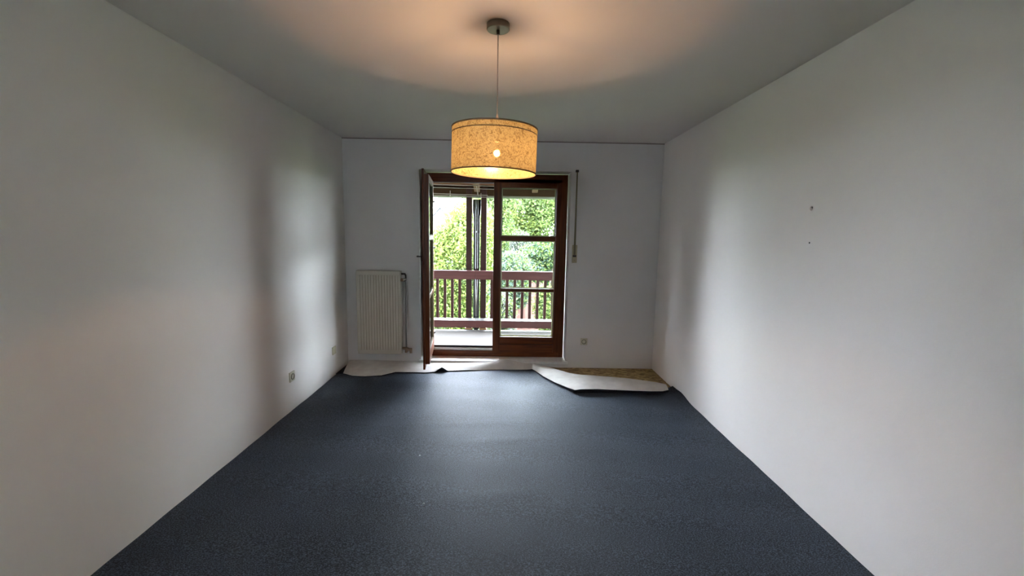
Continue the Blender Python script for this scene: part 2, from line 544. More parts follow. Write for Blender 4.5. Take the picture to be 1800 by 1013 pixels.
# control sections: crest (x, y, z) = fold next to the wall, free edge (x, y, z)
secs = [
    ((-1.765, 4.835, 0.060), (-1.715, 4.500, 0.016)),
    ((-1.60, 4.840, 0.064), (-1.60, 4.440, 0.012)),
    ((-1.45, 4.840, 0.060), (-1.465, 4.425, 0.012)),
    ((-1.30, 4.840, 0.056), (-1.30, 4.455, 0.014)),
    ((-1.18, 4.838, 0.055), (-1.18, 4.560, 0.018)),
    ((-1.00, 4.832, 0.050), (-1.00, 4.580, 0.012)),
    ((-0.86, 4.825, 0.046), (-0.865, 4.575, 0.010)),
    ((-0.77, 4.822, 0.046), (-0.770, 4.600, 0.012)),
    ((-0.70, 4.820, 0.046), (-0.695, 4.635, 0.052)),
    ((-0.63, 4.820, 0.046), (-0.625, 4.640, 0.012)),
    ((-0.45, 4.820, 0.048), (-0.45, 4.665, 0.012)),
    ((-0.25, 4.812, 0.058), (-0.25, 4.695, 0.006)),
    ((-0.12, 4.822, 0.072), (-0.12, 4.715, 0.006)),
    ((-0.03, 4.825, 0.097), (-0.03, 4.720, 0.006)),
    ((0.07, 4.822, 0.084), (0.07, 4.722, 0.006)),
    ((0.16, 4.815, 0.064), (0.16, 4.722, 0.008)),
    ((0.23, 4.810, 0.058), (0.235, 4.722, 0.010)),
    ((0.300, 4.802, 0.058), (0.298, 4.730, 0.014)),
    ((0.322, 4.795, 0.060), (0.325, 4.680, 0.014)),
    ((0.42, 4.725, 0.056), (0.40, 4.475, 0.020)),
    ((0.54, 4.620, 0.054), (0.50, 4.290, 0.020)),
    ((0.66, 4.505, 0.052), (0.60, 4.140, 0.024)),
    ((0.72, 4.480, 0.050), (0.665, 4.035, 0.034)),
    ((0.79, 4.455, 0.048), (0.73, 4.025, 0.046)),
    ((0.92, 4.425, 0.050), (0.88, 4.040, 0.044)),
    ((1.08, 4.398, 0.048), (1.05, 4.035, 0.040)),
    ((1.25, 4.360, 0.046), (1.23, 4.020, 0.040)),
    ((1.40, 4.310, 0.044), (1.38, 4.010, 0.040)),
    ((1.52, 4.260, 0.042), (1.50, 4.010, 0.042)),
    ((1.60, 4.215, 0.040), (1.565, 4.035, 0.046)),
]
def interp(secs, n):
    out = []
    for a, b in zip(secs, secs[1:]):
        for k in range(n):
            t = k / n
            s = t * t * (3 - 2 * t) * 0.5 + t * 0.5
            out.append(tuple(Vector(a[q]).lerp(Vector(b[q]), t if q else t).copy() for q in (0, 1)))
            c, f = out[-1]
            c.z = a[0][2] + (b[0][2] - a[0][2]) * s
            f.z = a[1][2] + (b[1][2] - a[1][2]) * s
    out.append((Vector(secs[-1][0]), Vector(secs[-1][1])))
    return out
strip = interp(secs, 5)
def bulge(x):
    return 0.005 if x < 0.31 else 0.010
def section(c, f):
    """points from the floor behind the fold, over the crest, to the free edge; and the underside"""
    d = (f - c); d2 = Vector((d.x, d.y, 0)); Ld = d2.length; u = d2 / Ld
    top = []
    zc = c.z
    back = min(0.022, zc * 0.45)
    top.append(Vector((c.x, c.y, 0)) - u * 0.002 + Vector((0, 0, 0.0)))
    top.append(Vector((c.x, c.y, 0)) - u * back * 0.7 + Vector((0, 0, zc * 0.35)))
    top.append(Vector((c.x, c.y, 0)) - u * back * 0.6 + Vector((0, 0, zc * 0.75)))
    top.append(Vector((c.x, c.y, zc)))
    for t in (0.08, 0.2, 0.35, 0.5, 0.65, 0.8, 0.92, 1.0):
        z = zc + (f.z - zc) * t + bulge(c.x) * math.sin(math.pi * t)
        top.append(Vector((c.x, c.y, 0)) + u * (Ld * t) + Vector((0, 0, z)))
    return top, u
bmb, bmp = B(), B()
rb, rp = [], []
for c, f in strip:
    top, u = section(c, f)
    under = [p - Vector((0, 0, 0.0025)) for p in top[3:]]
    rb.append([bmb.verts.new(p) for p in top] + [bmb.verts.new(p) for p in under[::-1]])
    # pile layer glued under the backing
    a = [p - Vector((0, 0, 0.0026)) for p in top[4:]]
    a[-1] = a[-1] + u * 0.004
    low = [Vector((p.x, p.y, max(0.004, p.z - 0.022))) for p in a]
    rp.append([bmp.verts.new(p) for p in a] + [bmp.verts.new(p) for p in low[::-1]])
for bmx, rr in ((bmb, rb), (bmp, rp)):
    n = len(rr[0])
    for A, Bq in zip(rr, rr[1:]):
        for k in range(n if bmx is bmp else n):
            bmx.faces.new((A[k], A[(k + 1) % n], Bq[(k + 1) % n], Bq[k]))
    bmx.faces.new(rr[0][::-1]); bmx.faces.new(rr[-1])
fl = obj('folded_flap', bmb, backing_m, carpet, True, 50)
fl['label'] = 'carpet end folded back, showing its off-white backing'
fp = obj('flap_pile', bmp, pile_m, fl, True, 50)
# dark upright tuft where the carpet end meets the left wall
bm = B()
add_prism(bm, [(XL + 0.002, 4.50), (-1.722, 4.50), (-1.772, 4.85), (XL + 0.002, 4.86)], 0.001, 0.012, 2)
obj('pile_edge', bm, pile_m, carpet)

# two bits of lint on the carpet
for x, y, lab in ((-0.571, 2.807, 'tiny pale scrap of lint lying on the carpet, nearer the door'),
                  (-0.444, 2.277, 'tiny pale scrap of lint lying on the carpet, nearer the viewer')):
    bm = B()
    add_tube(bm, [(x - 0.006, y, 0.006), (x, y + 0.004, 0.009), (x + 0.005, y - 0.003, 0.007)], [0.0015, 0.003, 0.001], 6)
    tag(obj('lint', bm, simple('lint', (0.5, 0.52, 0.55), 0.9), None), lab, 'lint')

# ------------------------------------------------------------------ pendant lamp
LX, LY = -0.060, 2.23
lamp = empty('pendant_lamp', (LX, LY, H))
tag(lamp, 'lit drum pendant lamp with mottled golden fabric shade hanging from the ceiling', 'lamp')
bm = B()
add_lathe(bm, [(0.054, 0.0), (0.055, -0.002), (0.055, -0.026), (0.052, -0.029), (0.0, -0.029)], (0, 0, 0), seg=48)
obj('ceiling_rose', bm, metal_m, lamp, True)
bm = B()
add_lathe(bm, [(0.008, -0.028), (0.008, -0.045), (0.005, -0.048), (0.0, -0.048)], (0, 0, 0), seg=16)
obj('cord_grip', bm, dark_metal, lamp, True)
bm = B()
add_tube(bm, [(0, 0, -0.045), (0.0, 0, -0.43)], 0.0028, 8)
obj('cord', bm, simple('grey_cord', (0.32, 0.30, 0.28), 0.6), lamp, True)
bm = B()
add_lathe(bm, [(0.003, -0.415), (0.007, -0.425), (0.009, -0.475), (0.009, -0.49)], (0, 0, 0), seg=16)
obj('cord_sleeve', bm, simple('pale_sleeve', (0.55, 0.42, 0.32), 0.6), lamp, True)
bm = B()
add_lathe(bm, [(0.0, -0.485), (0.019, -0.487), (0.020, -0.535), (0.017, -0.545), (0.0, -0.545)], (0, 0, 0), seg=24)
obj('lamp_holder', bm, simple('white_holder', (0.6, 0.58, 0.54), 0.5), lamp, True)
bulb = B()
add_lathe(bulb, [(0.0, -0.630), (0.014, -0.626), (0.026, -0.612), (0.029, -0.598), (0.025, -0.578), (0.015, -0.556), (0.013, -0.543)], (0, 0, 0), seg=24)
bulb = obj('bulb', bulb, glass_m, lamp, True)
bm = B()
add_lathe(bm, [(0.0, -0.616), (0.011, -0.611), (0.016, -0.600), (0.011, -0.589), (0.0, -0.584)], (0, 0, 0), seg=16)
obj('filament', bm, emit('filament_glow', (1.0, 0.59, 0.33), 1500.0), bulb, True)
RS, ZT, ZB = 0.209, -0.487, -0.697
shade = empty('lamp_shade', (0, 0, 0))
shade.parent = lamp
shade.rotation_euler = (0, math.radians(1.2), 0)
bm = B()
for k in range(96):      # one thin sheet of fabric bent into a drum
    a, b = 2 * math.pi * k / 96, 2 * math.pi * (k + 1) / 96
    bm.faces.new([bm.verts.new((RS * math.cos(q), RS * math.sin(q), z)) for q, z in ((a, ZT), (a, ZB), (b, ZB), (b, ZT))])
obj('shade_fabric', bm, shade_mat(), shade, True)
trim_m = simple('brown_shade_binding', (0.20, 0.13, 0.06), 0.7)
for za, zb, rr in ((ZT + 0.003, ZT - 0.004, 0.0025), (ZT - 0.026, ZT - 0.030, 0.0015), (ZB + 0.004, ZB - 0.002, 0.0022)):
    bm = B()
    add_lathe(bm, [(RS - 0.002, za), (RS + rr, za), (RS + rr, zb), (RS - 0.002, zb)], (0, 0, 0), seg=96, closed=True)
    obj('shade_binding', bm, trim_m, shade, True)
bm = B()
for k in range(3):
    a = 2 * math.pi * k / 3 + 0.4
    add_tube(bm, [(0.018 * math.cos(a), 0.018 * math.sin(a), -0.492), ((RS - 0.002) * math.cos(a), (RS - 0.002) * math.sin(a), -0.492)], 0.0015, 6)
obj('spider_wires', bm, metal_m, shade)

# ------------------------------------------------------------------ radiator
rad = empty('radiator', (-1.405, YW - 0.001, 0))
tag(rad, 'beige ribbed panel radiator on the back wall left of the door', 'radiator')
RW, RZ0, RZ1, RD = 0.243, 0.150, 1.084, -0.105
bm = B()
add_box(bm, (-RW, RD, RZ0), (RW, RD + 0.022, RZ1), 0.010)
nrib = 15
for k in range(nrib):
    cx = -RW + 0.035 + (2 * RW - 0.07) * k / (nrib - 1)
    add_prism(bm, [(cx - 0.012, RD + 0.002), (cx - 0.006, RD - 0.006), (cx + 0.006, RD - 0.006), (cx + 0.012, RD + 0.002)], RZ0 + 0.05, RZ1 - 0.05, 2)
obj('front_panel', bm, rad_m, rad)
bm = B()
add_box(bm, (-RW, RD + 0.050, RZ0), (RW, RD + 0.070, RZ1), 0.008)
obj('rear_panel', bm, rad_m, rad)
bm = B()
for k in range(24):
    cx = -RW + 0.02 + (2 * RW - 0.04) * k / 23
    add_box(bm, (cx - 0.002, RD + 0.02, RZ0 + 0.02), (cx + 0.002, RD + 0.047, RZ1 - 0.01))
obj('convector_fins', bm, rad_m, rad)
for s in (-1, 1):
    boxobj('side_cover', (s * (RW + 0.001) - 0.002, RD + 0.01, RZ0 + 0.03), (s * (RW + 0.001) + 0.002, RD + 0.055, RZ1 - 0.02), rad_m, rad)
    boxobj('wall_bracket', (s * 0.15 - 0.02, RD + 0.06, 0.3), (s * 0.15 + 0.02, 0.0, 0.9), rad_m, rad)
bm = B()
add_tube(bm, [(RW - 0.01, RD + 0.03, 1.050), (RW + 0.040, RD + 0.03, 1.050), (RW + 0.050, RD + 0.03, 1.035), (RW + 0.050, RD + 0.03, 1.000)], 0.011, 12)
obj('supply_elbow', bm, dark_metal, rad, True)
vb = B()
add_tube(vb, [(RW - 0.005, RD + 0.02, 0.985), (RW + 0.03, RD + 0.02, 0.985)], 0.018, 14)
obj('valve_body', vb, brass_m, rad, True)
bm = B()
add_tube(bm, [(RW + 0.03, RD + 0.02, 0.985), (RW + 0.045, RD + 0.02, 0.985), (RW + 0.062, RD + 0.02, 0.985)], [0.022, 0.025, 0.018], 16)
obj('thermostat_knob', bm, simple('chrome', (0.75, 0.75, 0.74), 0.2, metal=1.0), rad, True)
bm = B()
add_tube(bm, [(RW + 0.050, RD + 0.03, 1.005), (RW + 0.050, RD + 0.03, 0.225)], 0.0075, 12)
obj('riser_pipe', bm, simple('grey_painted_pipe', (0.10, 0.09, 0.08), 0.5), rad, True)
bm = B()
add_tube(bm, [(RW - 0.01, RD + 0.03, 0.215), (RW + 0.05, RD + 0.03, 0.212), (RW + 0.095, RD + 0.03, 0.195)], [0.013, 0.018, 0.014], 12)
add_tube(bm, [(RW + 0.045, RD + 0.03, 0.215), (RW + 0.045, RD + 0.03, 0.165)], 0.014, 12)
add_tube(bm, [(RW + 0.098, RD + 0.03, 0.215), (RW + 0.098, RD + 0.03, 0.160)], 0.014, 12)
add_tube(bm, [(RW + 0.045, RD + 0.03, 0.17), (RW + 0.045, -0.03, 0.165), (RW + 0.045, -0.001, 0.165)], 0.009, 12)
obj('return_valve', bm, brass_m, rad, True)

# ------------------------------------------------------------------ wall fittings
insert_m = simple('shaded_socket_insert', (0.16, 0.15, 0.11), 0.5)
def socket(loc, rz, label, m, hole, size=0.082):
    s = empty('wall_socket', loc, rz)          # local -y looks into the room
    tag(s, label, 'socket')
    h = size / 2
    boxobj('cover_plate', (-h, -0.011, -h), (h, 0, h), m, s, 0.003)
    if hole:
        bm = B()
        add_lathe(bm, [(0.027, -0.0105), (0.027, -0.016), (0.021, -0.016), (0.019, -0.008), (0.0, -0.008)], (0, 0, 0), axis='y', seg=32)
        obj('socket_insert', bm, insert_m, s, True)
        bm = B()
        for dx in (-0.0095, 0.0095):
            add_lathe(bm, [(0.0, -0.009), (0.003, -0.009), (0.003, -0.0075), (0.0, -0.0075)], (dx, 0, 0), axis='y', seg=12)
        add_lathe(bm, [(0.0135, -0.0085), (0.0195, -0.0085), (0.0195, -0.0078), (0.0135, -0.0078)], (0, 0, 0), axis='y', seg=24, closed=True)
        obj('contact_holes', bm, black_m, s)
    else:
        bm = B()
        add_lathe(bm, [(0.0, -0.013), (0.004, -0.013), (0.004, -0.010), (0.0, -0.010)], (0, 0, 0), axis='y', seg=12)
        obj('cover_screw', bm, metal_m, s)
        boxobj('centre_button', (-0.022, -0.014, -0.022), (0.022, -0.010, 0.022), m, s, 0.003)
    return s
socket((XL, 3.567, 0.291), math.pi / 2, 'cream power socket low on the left wall, the one nearer the viewer', cream_pl, True)
socket((XL, 4.462, 0.272), math.pi / 2, 'yellowed blank cover plate low on the left wall near the radiator', yellow_pl, False)
socket((0.886, YW, 0.300), 0, 'cream aerial socket low on the back wall right of the door', cream_pl, True, 0.080)

st = empty('shutter_strap', (0.748, YW, 0))
tag(st, 'roller shutter strap with cream winder box right of the balcony door', 'shutter strap')
boxobj('winder_plate', (-0.030, -0.014, 1.196), (0.026, 0, 1.395), simple('aged_tan_plastic', (0.30, 0.26, 0.16), 0.45), st, 0.004)
boxobj('strap_slot', (-0.022, -0.0155, 1.262), (0.016, -0.013, 1.284), black_m, st)
boxobj('plate_screw', (-0.008, -0.0155, 1.220), (0.000, -0.013, 1.230), metal_m, st)
bm = B()
add_prism(bm, [(-0.016, 1.28), (0.008, 1.28), (0.000 + 0.004, 2.19), (-0.014 + 0.004, 2.19)][::1], -0.020, -0.018, 1)
obj('strap', bm, strap_m, st)
boxobj('strap_guide', (-0.020, -0.024, 2.180), (0.014, 0, 2.205), black_m, st, 0.003)

for (y, z, r, lab) in ((2.442, 1.678, 0.0055, 'small dowel hole with chipped plaster, upper one on the right wall'),
                       (2.436, 1.484, 0.0050, 'small dark dowel hole, lower one on the right wall')):
    bm = B()
    add_lathe(bm, [(0.0, -0.0012), (r, -0.0012), (r, 0.0), (0.0, 0.0)], (XR, y, z), axis='x', seg=14)
    o = obj('dowel_hole', bm, black_m)
    tag(o, lab, 'dowel hole')
    if r > 0.0052:
        bm = B()
        add_lathe(bm, [(0.006, -0.0008), (0.013, -0.0006), (0.013, 0.0), (0.006, 0.0)], (XR, y + 0.006, z - 0.004), axis='x', seg=9, closed=True)
        obj('plaster_chip', bm, simple('chipped_plaster', (0.45, 0.40, 0.36), 0.9), o)

# ------------------------------------------------------------------ balcony
YB = 7.08                         # line of the railing
struct(boxobj('exterior_wall', (-10.0, YO, -3.2), (XL - 0.15, YO + 0.02, 3.3), plaster_m))
struct(boxobj('exterior_wall', (XR + 0.15, YO, -3.2), (8.0, YO + 0.02, 3.3), plaster_m))
struct(boxobj('exterior_wall', (XL - 0.15, YO, 2.3), (XR + 0.15, YO + 0.02, 3.3), plaster_m))
struct(boxobj('exterior_wall', (XL - 0.15, YO, -3.2), (XR + 0.15, YO + 0.02, -0.25), plaster_m))
struct(boxobj('balcony_floor', (-7.0, YO + 0.0, BZ - 0.18), (4.6, YB + 0.06, BZ), simple('pale_balcony_screed', (0.064, 0.056, 0.050), 0.85, spec=0.15, noise=(3, (0.057, 0.051, 0.044), 4))))

rail = empty('balcony_railing', (0, YB, BZ))
tag(rail, 'red-brown timber balcony railing with upright slats outside the door', 'railing')
zt = -BZ
for xa, xb in ((-7.0, -0.512), (-0.508, 4.6)):
    m = rail_wood
    o1 = boxobj('top_rail', (xa, -0.03, 0.762 + zt), (xb, 0.03, 0.905 + zt), m, rail, 0.006)
    bm = B()
    add_prism(bm, [(-0.03, -0.030 + zt), (-0.03, 0.086 + zt), (0.022, 0.086 + zt), (0.022, -0.030 + zt)], xa, xb, 0)
    obj('bottom_rail', bm, m, rail)
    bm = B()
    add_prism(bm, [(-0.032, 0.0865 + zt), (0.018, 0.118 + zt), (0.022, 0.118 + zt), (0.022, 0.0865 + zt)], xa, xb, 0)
    o3 = obj('ledge_highlight', bm, simple('pale_ledge_highlight', (0.113, 0.113, 0.109), 0.35), rail)  # added pale strip standing in for the bright highlight on the rail's ledge
slat_x = [-1.133 - 0.1208 * k for k in range(48)] + [-1.133 + 0.1208 * k for k in (1, 2, 3)]
slat_x += [-0.245, -0.120] + [0.005 + 0.1248 * k for k in range(0, 37)]
proto = None
for x in slat_x:
    if proto is None:
        bm = B()
        add_box(bm, (-0.0235, 0.032, -0.05 + zt), (0.0235, 0.054, 0.90 + zt), 0.004)
        proto = obj('slat', bm, slat_wood, rail)
        proto.location.x = x
    else:
        c = proto.copy()
        col.objects.link(c)
        c.parent = rail
        c.location.x = x

for x, lab, side in ((-0.625, 'brown square timber post left of the downpipe on the balcony', -1), (-0.388, 'brown square timber post right of the downpipe on the balcony', 1)):
    p = empty('timber_post', (x, YB + 0.075, BZ))
    tag(p, lab, 'post')
    boxobj('post_shaft', (-0.046, -0.0185, 0.0), (0.046, 0.055, 2.24 - BZ), post_wood, p, 0.004)
    boxobj('post_foot', (-0.058, -0.02, 0.0), (0.058, 0.07, 0.03), simple('rusty_post_foot', (0.20, 0.12, 0.05), 0.7), p, 0.003)
for x in (-3.8, 3.4):
    p = empty('timber_post', (x, YB + 0.075, BZ))
    tag(p, 'brown square timber post of the balcony far %s of the door' % ('left' if x < 0 else 'right'), 'post')
    boxobj('post_shaft', (-0.046, -0.0185, 0.0), (0.046, 0.055, 2.24 - BZ), post_wood, p, 0.004)

dp = empty('downpipe', (-0.505, YB + 0.13, BZ))
tag(dp, 'shiny zinc downpipe standing between the two balcony posts', 'downpipe')
bm = B()
add_lathe(bm, [(0.0, -0.3), (0.052, -0.3), (0.052, 1.85), (0.062, 1.90), (0.068, 2.02), (0.068, 2.13), (0.0, 2.13)], (0, 0, 0), seg=40)
obj('pipe', bm, zinc_m, dp, True, 60)
bm = B()
add_lathe(bm, [(0.054, 1.60), (0.057, 1.60), (0.057, 1.63), (0.054, 1.63)], (0, 0, 0), seg=40, closed=True)
add_box(bm, (-0.012, -0.072, 1.605), (0.012, -0.055, 1.625), 0.002)
obj('pipe_clamp', bm, zinc_m, dp)

gut = empty('gutter', (0, YB + 0.215, 2.112))
tag(gut, 'pale half-round rain gutter along the balcony eave', 'gutter')
bm = B()
prof = [(-0.065, 0.035)] + [(-0.065 * math.cos(a), -0.065 * math.sin(a) * 0.6) for a in [math.pi * k / 10 for k in range(11)]] + [(0.065, 0.035), (0.060, 0.035)] + [(0.060 * math.cos(a), -0.058 * math.sin(a) * 0.6) for a in [math.pi * k / 10 for k in range(11)]] + [(-0.060, 0.035)]
add_prism(bm, prof, -9.5, 6.0, 0)
obj('gutter_trough', bm, simple('pale_gutter', (0.090, 0.090, 0.078), 0.5), gut)

# roof over the balcony, sloping down outwards
SL = math.tan(math.radians(17))
def roof_z(y): return 2.275 + (YB + 0.05 - y) * SL
roof = struct(empty('balcony_roof', (0, 0, 0)))
bm = B()
add_prism(bm, [(YO, roof_z(YO) + 0.03), (YB + 0.22, roof_z(YB + 0.22) + 0.03), (YB + 0.22, roof_z(YB + 0.22) + 0.10), (YO, roof_z(YO) + 0.10)], -9.5, 6.0, 0)
obj('roof_covering', bm, simple('roof_felt', (0.08, 0.06, 0.05), 0.9), roof)
bw = 0.115
k = 0
y = YO + 0.01
while y + bw < YB + 0.24:
    bm = B()
    a, b = y, y + bw - 0.012
    add_prism(bm, [(a, roof_z(a)), (b, roof_z(b)), (b, roof_z(b) + 0.022), (a, roof_z(a) + 0.022)], -9.5, 6.0, 0)
    obj('roof_board', bm, roof_wood, roof)
    y += bw
for x in (-9.0, -8.1, -7.2, -6.4, -5.5, -4.7, -3.85, -3.0, -2.2, -1.35, -0.497, 0.425, 1.35, 2.2, 3.0, 3.85, 4.7, 5.5):
    bm = B()
    a, b = YO + 0.02, YB + 0.06
    add_prism(bm, [(a, roof_z(a) - 0.11), (b, roof_z(b) - 0.11), (b, roof_z(b) - 0.001), (a, roof_z(a) - 0.001)], x - 0.045, x + 0.045, 0)
    obj('rafter', bm, rafter_wood, roof)
boxobj('eave_beam', (-9.4, YB + 0.062, 2.105), (5.9, YB + 0.135, 2.215), beam_wood, roof, 0.004)
boxobj('fascia_board', (-9.4, YB + 0.137, 2.112), (5.9, YB + 0.147, roof_z(YB + 0.147)), beam_wood, roof)

# laundry rods hung under the balcony roof
rack = empty('drying_rods', (-0.9, 6.45, 2.07))
tag(rack, 'thin pale laundry drying rods hung under the balcony roof', 'drying rack')
rod_m = simple('pale_rod', (0.168, 0.151, 0.130), 0.4)
for dy, dz, x0, x1 in ((-0.25, 0.115, -1.2, 0.78), (-0.10, 0.090, -1.2, 0.78), (0.10, 0.020, -1.2, 0.60), (0.25, 0.005, -1.2, 0.60)):
    bm = B()
    add_tube(bm, [(x0, dy - 0.0, dz), (x1, dy + 0.0, dz - 0.03)], 0.0055, 8)
    obj('rod', bm, rod_m, rack, True)
for x, za, zb in ((0.05, 0.05, -0.04), (0.50, 0.02, -0.055)):
    bm = B()
    add_tube(bm, [(x, 0.10, za), (x, 0.10, zb)], 0.005, 8)
    obj('peg', bm, rod_m, rack)
for x in (-1.1, 0.45):
    bm = B()
    add_tube(bm, [(x, -0.25, roof_z(6.45 - 0.25) - 2.07), (x, -0.25, 0.10), (x, -0.10, 0.08), (x, 0.10, 0.01), (x, 0.25, -0.01), (x, 0.25, roof_z(6.45 + 0.25) - 2.07)], 0.003, 6)
    obj('hanger', bm, rod_m, rack)

# ------------------------------------------------------------------ garden
GZ = -2.8
grass_m = simple('bright_lawn', (0.041, 0.065, 0.017), 0.9, noise=(1.3, (0.062, 0.079, 0.030), 6), bump=(30, 0.8, 0.03))
bm = B()
add_box(bm, (-150, YO, GZ - 0.3), (150, 160, GZ))
lawn = struct(obj('lawn', bm, grass_m))

LM = {
    'yellow': leafmat('yellow_green_leaf', (0.081, 0.105, 0.026)),
    'lime': leafmat('lime_leaf', (0.075, 0.109, 0.032)),
    'green': leafmat('mid_green_leaf', (0.065, 0.090, 0.039)),
    'blue': leafmat('blue_green_leaf', (0.045, 0.065, 0.053)),
    'dark': leafmat('deep_green_leaf', (0.016, 0.034, 0.018)),
    'pale': leafmat('whitish_blossom', (0.084, 0.086, 0.080)),
    'rust': leafmat('rusty_leaf', (0.082, 0.047, 0.023)),
}
bark_m = simple('brown_bark', (0.10, 0.075, 0.05), 0.9, bump=(20, 0.6, 0.02))

def foliage(name, blobs, n, size, cols, parent):
    """blobs: list of (cx, cy, cz, rx, ry, rz); leaves are small folded diamonds of real size"""
    vol = np.array([b[3] * b[5] for b in blobs]); vol = vol / vol.sum()
    P = []
    for b, w in zip(blobs, vol):
        k = max(20, int(n * w))
        nc = max(8, k // 45)
        d = rng.normal(size=(nc, 3)); d /= np.linalg.norm(d, axis=1)[:, None]
        rad = 0.62 + 0.38 * rng.random(nc) ** 0.5
        cc = np.array(b[:3]) + d * rad[:, None] * np.array(b[3:6])
        pick = rng.integers(0, nc, k)
        P.append(cc[pick] + rng.normal(size=(k, 3)) * (0.14 * (b[3] * b[5]) ** 0.5))
    P = np.concatenate(P)
    N = len(P)
    a = rng.normal(size=(N, 3)); a /= np.linalg.norm(a, axis=1)[:, None]
    t = rng.normal(size=(N, 3)); c = np.cross(a, t); c /= np.linalg.norm(c, axis=1)[:, None]
    s = size * (0.6 + 0.8 * rng.random(N))[:, None]
    nrm = np.cross(a, c)
    V = np.stack([P - a * s, P + c * s * 0.5 + nrm * s * 0.12, P + a * s, P - c * s * 0.5 + nrm * s * 0.12], 1).reshape(-1, 3)
    idx = np.arange(N) * 4
    F = np.stack([idx, idx + 1, idx + 2, idx, idx + 2, idx + 3], 1).reshape(-1)
    me = bpy.data.meshes.new(name)
    me.vertices.add(len(V)); me.vertices.foreach_set('co', V.astype(np.float32).ravel())
    me.loops.add(len(F)); me.loops.foreach_set('vertex_index', F.astype(np.int32))
    nf = len(F) // 3
    me.polygons.add(nf)
    me.polygons.foreach_set('loop_start', (np.arange(nf) * 3).astype(np.int32))
    me.polygons.foreach_set('loop_total', np.full(nf, 3, np.int32))
    for m in cols: me.materials.append(m)
    # neighbouring leaves tend to share a shade
    ph = np.sin(P[:, 0] * 2.3 + P[:, 2] * 1.9) + np.sin(P[:, 2] * 3.1 + P[:, 1] * 1.3) + rng.normal(size=N) * 0.9
    q = np.clip(((ph + 2.4) / 4.8 * len(cols)).astype(int), 0, len(cols) - 1)
    me.polygons.foreach_set('material_index', np.repeat(q, 2).astype(np.int32))
    me.update(calc_edges=True)
    me.validate()
    o = bpy.data.objects.new('foliage', me)
    col.objects.link(o)
    o.parent = parent
    o['kind'] = 'stuff'
    return o

def plant(name, label, cat, base, blobs, n, size, cols, trunk=0.09, group=None):
    r = empty(name, base)
    tag(r, label, cat, group)
    bl = [(b[0] - base[0], b[1] - base[1], b[2] - base[2], *b[3:]) for b in blobs]
    foliage(name, bl, n, size, [LM[c] for c in cols], r)
    bm = B()
    top = max(b[2] for b in bl)
    add_tube(bm, [(0, 0, -0.05), (0.05, 0, top * 0.5), (bl[0][0] * 0.7, bl[0][1] * 0.7, top * 0.9)], [trunk, trunk * 0.75, trunk * 0.3], 8)
    for b in bl[:5]:
        add_tube(bm, [(0.04, 0, b[2] * 0.35), (b[0] * 0.6, b[1] * 0.6, b[2] * 0.7), (b[0], b[1], b[2])], [trunk * 0.5, trunk * 0.35, trunk * 0.12], 6)
    obj('trunk', bm, bark_m, r, True)
    return r

# left: bright yellow-green tree
plant('garden_tree', 'bright yellow-green tree left of the two balcony posts', 'tree', (-2.1, 15.0, GZ),
      [(-2.2, 15.0, 0.2, 1.2, 1.0, 1.5), (-1.35, 15.0, 1.0, 0.9, 0.9, 1.6), (-2.9, 15.2, -0.4, 0.9, 0.9, 1.3), (-1.2, 14.8, -0.7, 0.9, 0.8, 1.1), (-2.1, 15.0, -1.2, 1.3, 0.8, 1.0)],
      60000, 0.055, ['lime', 'yellow', 'lime', 'yellow', 'green'])
# tree seen between the right post and the door
plant('garden_tree', 'green tree with dark gaps seen through the narrow slot between post and door', 'tree', (-0.84, 19.60, GZ),
      [(-0.90, 19.60, 1.61, 1.01, 0.90, 2.46), (-0.67, 19.71, 3.63, 1.12, 1.00, 1.79), (-0.78, 19.49, -0.40, 0.78, 0.80, 1.34)],
      36000, 0.055, ['green', 'lime', 'green', 'blue'])
# big tree behind the right pane
plant('garden_tree', 'large leafy green tree filling the top pane of the closed door', 'tree', (1.63, 25.84, GZ),
      [(1.22, 25.84, 3.54, 2.04, 1.20, 2.18), (2.58, 25.84, 1.77, 1.50, 1.10, 2.04), (0.54, 26.25, 2.04, 1.22, 0.90, 1.77), (3.40, 26.38, 4.63, 1.90, 1.10, 1.90), (1.63, 26.66, 5.99, 2.45, 1.30, 2.04)],
      70000, 0.08, ['green', 'lime', 'lime', 'green', 'yellow'])
plant('blossom_shrub', 'shrub with whitish blossom below the large tree, top pane', 'shrub', (0.61, 18.15, GZ),
      [(0.55, 18.15, 1.11, 0.44, 0.40, 0.50), (0.83, 18.26, 0.67, 0.39, 0.40, 0.44), (0.33, 18.15, 0.51, 0.39, 0.35, 0.39)],
      8000, 0.04, ['pale', 'pale', 'blue', 'pale', 'green'], 0.05)
plant('garden_shrub', 'rounded blue-green shrub low in the middle pane of the closed door', 'shrub', (0.21, 12.04, GZ),
      [(0.17, 12.04, 0.51, 0.47, 0.50, 0.47), (0.09, 12.04, -0.05, 0.52, 0.50, 0.52)],
      16000, 0.04, ['blue', 'green', 'blue', 'lime'], 0.05)
plant('conifer', 'layered conifer boughs at the right of the middle pane', 'tree', (1.16, 14.42, GZ),
      [(0.88, 14.42, 0.90, 0.47, 0.50, 0.26), (1.35, 14.42, 0.99, 0.47, 0.50, 0.33), (1.12, 14.42, 0.57, 0.42, 0.40, 0.20), (1.53, 14.42, 0.62, 0.33, 0.40, 0.23), (0.93, 14.32, 0.24, 0.37, 0.40, 0.28)],
      15000, 0.045, ['green', 'blue', 'lime', 'dark', 'green'], 0.08)
plant('hedge', 'deep green hedge in shade behind the conifer', 'hedge', (1.28, 22.53, GZ),
      [(0.26, 22.53, -1.19, 1.15, 0.40, 1.66), (1.54, 22.53, -1.06, 1.15, 0.40, 1.79), (2.82, 22.53, -1.06, 1.15, 0.40, 1.79)],
      24000, 0.085, ['dark', 'dark', 'blue'], 0.06)
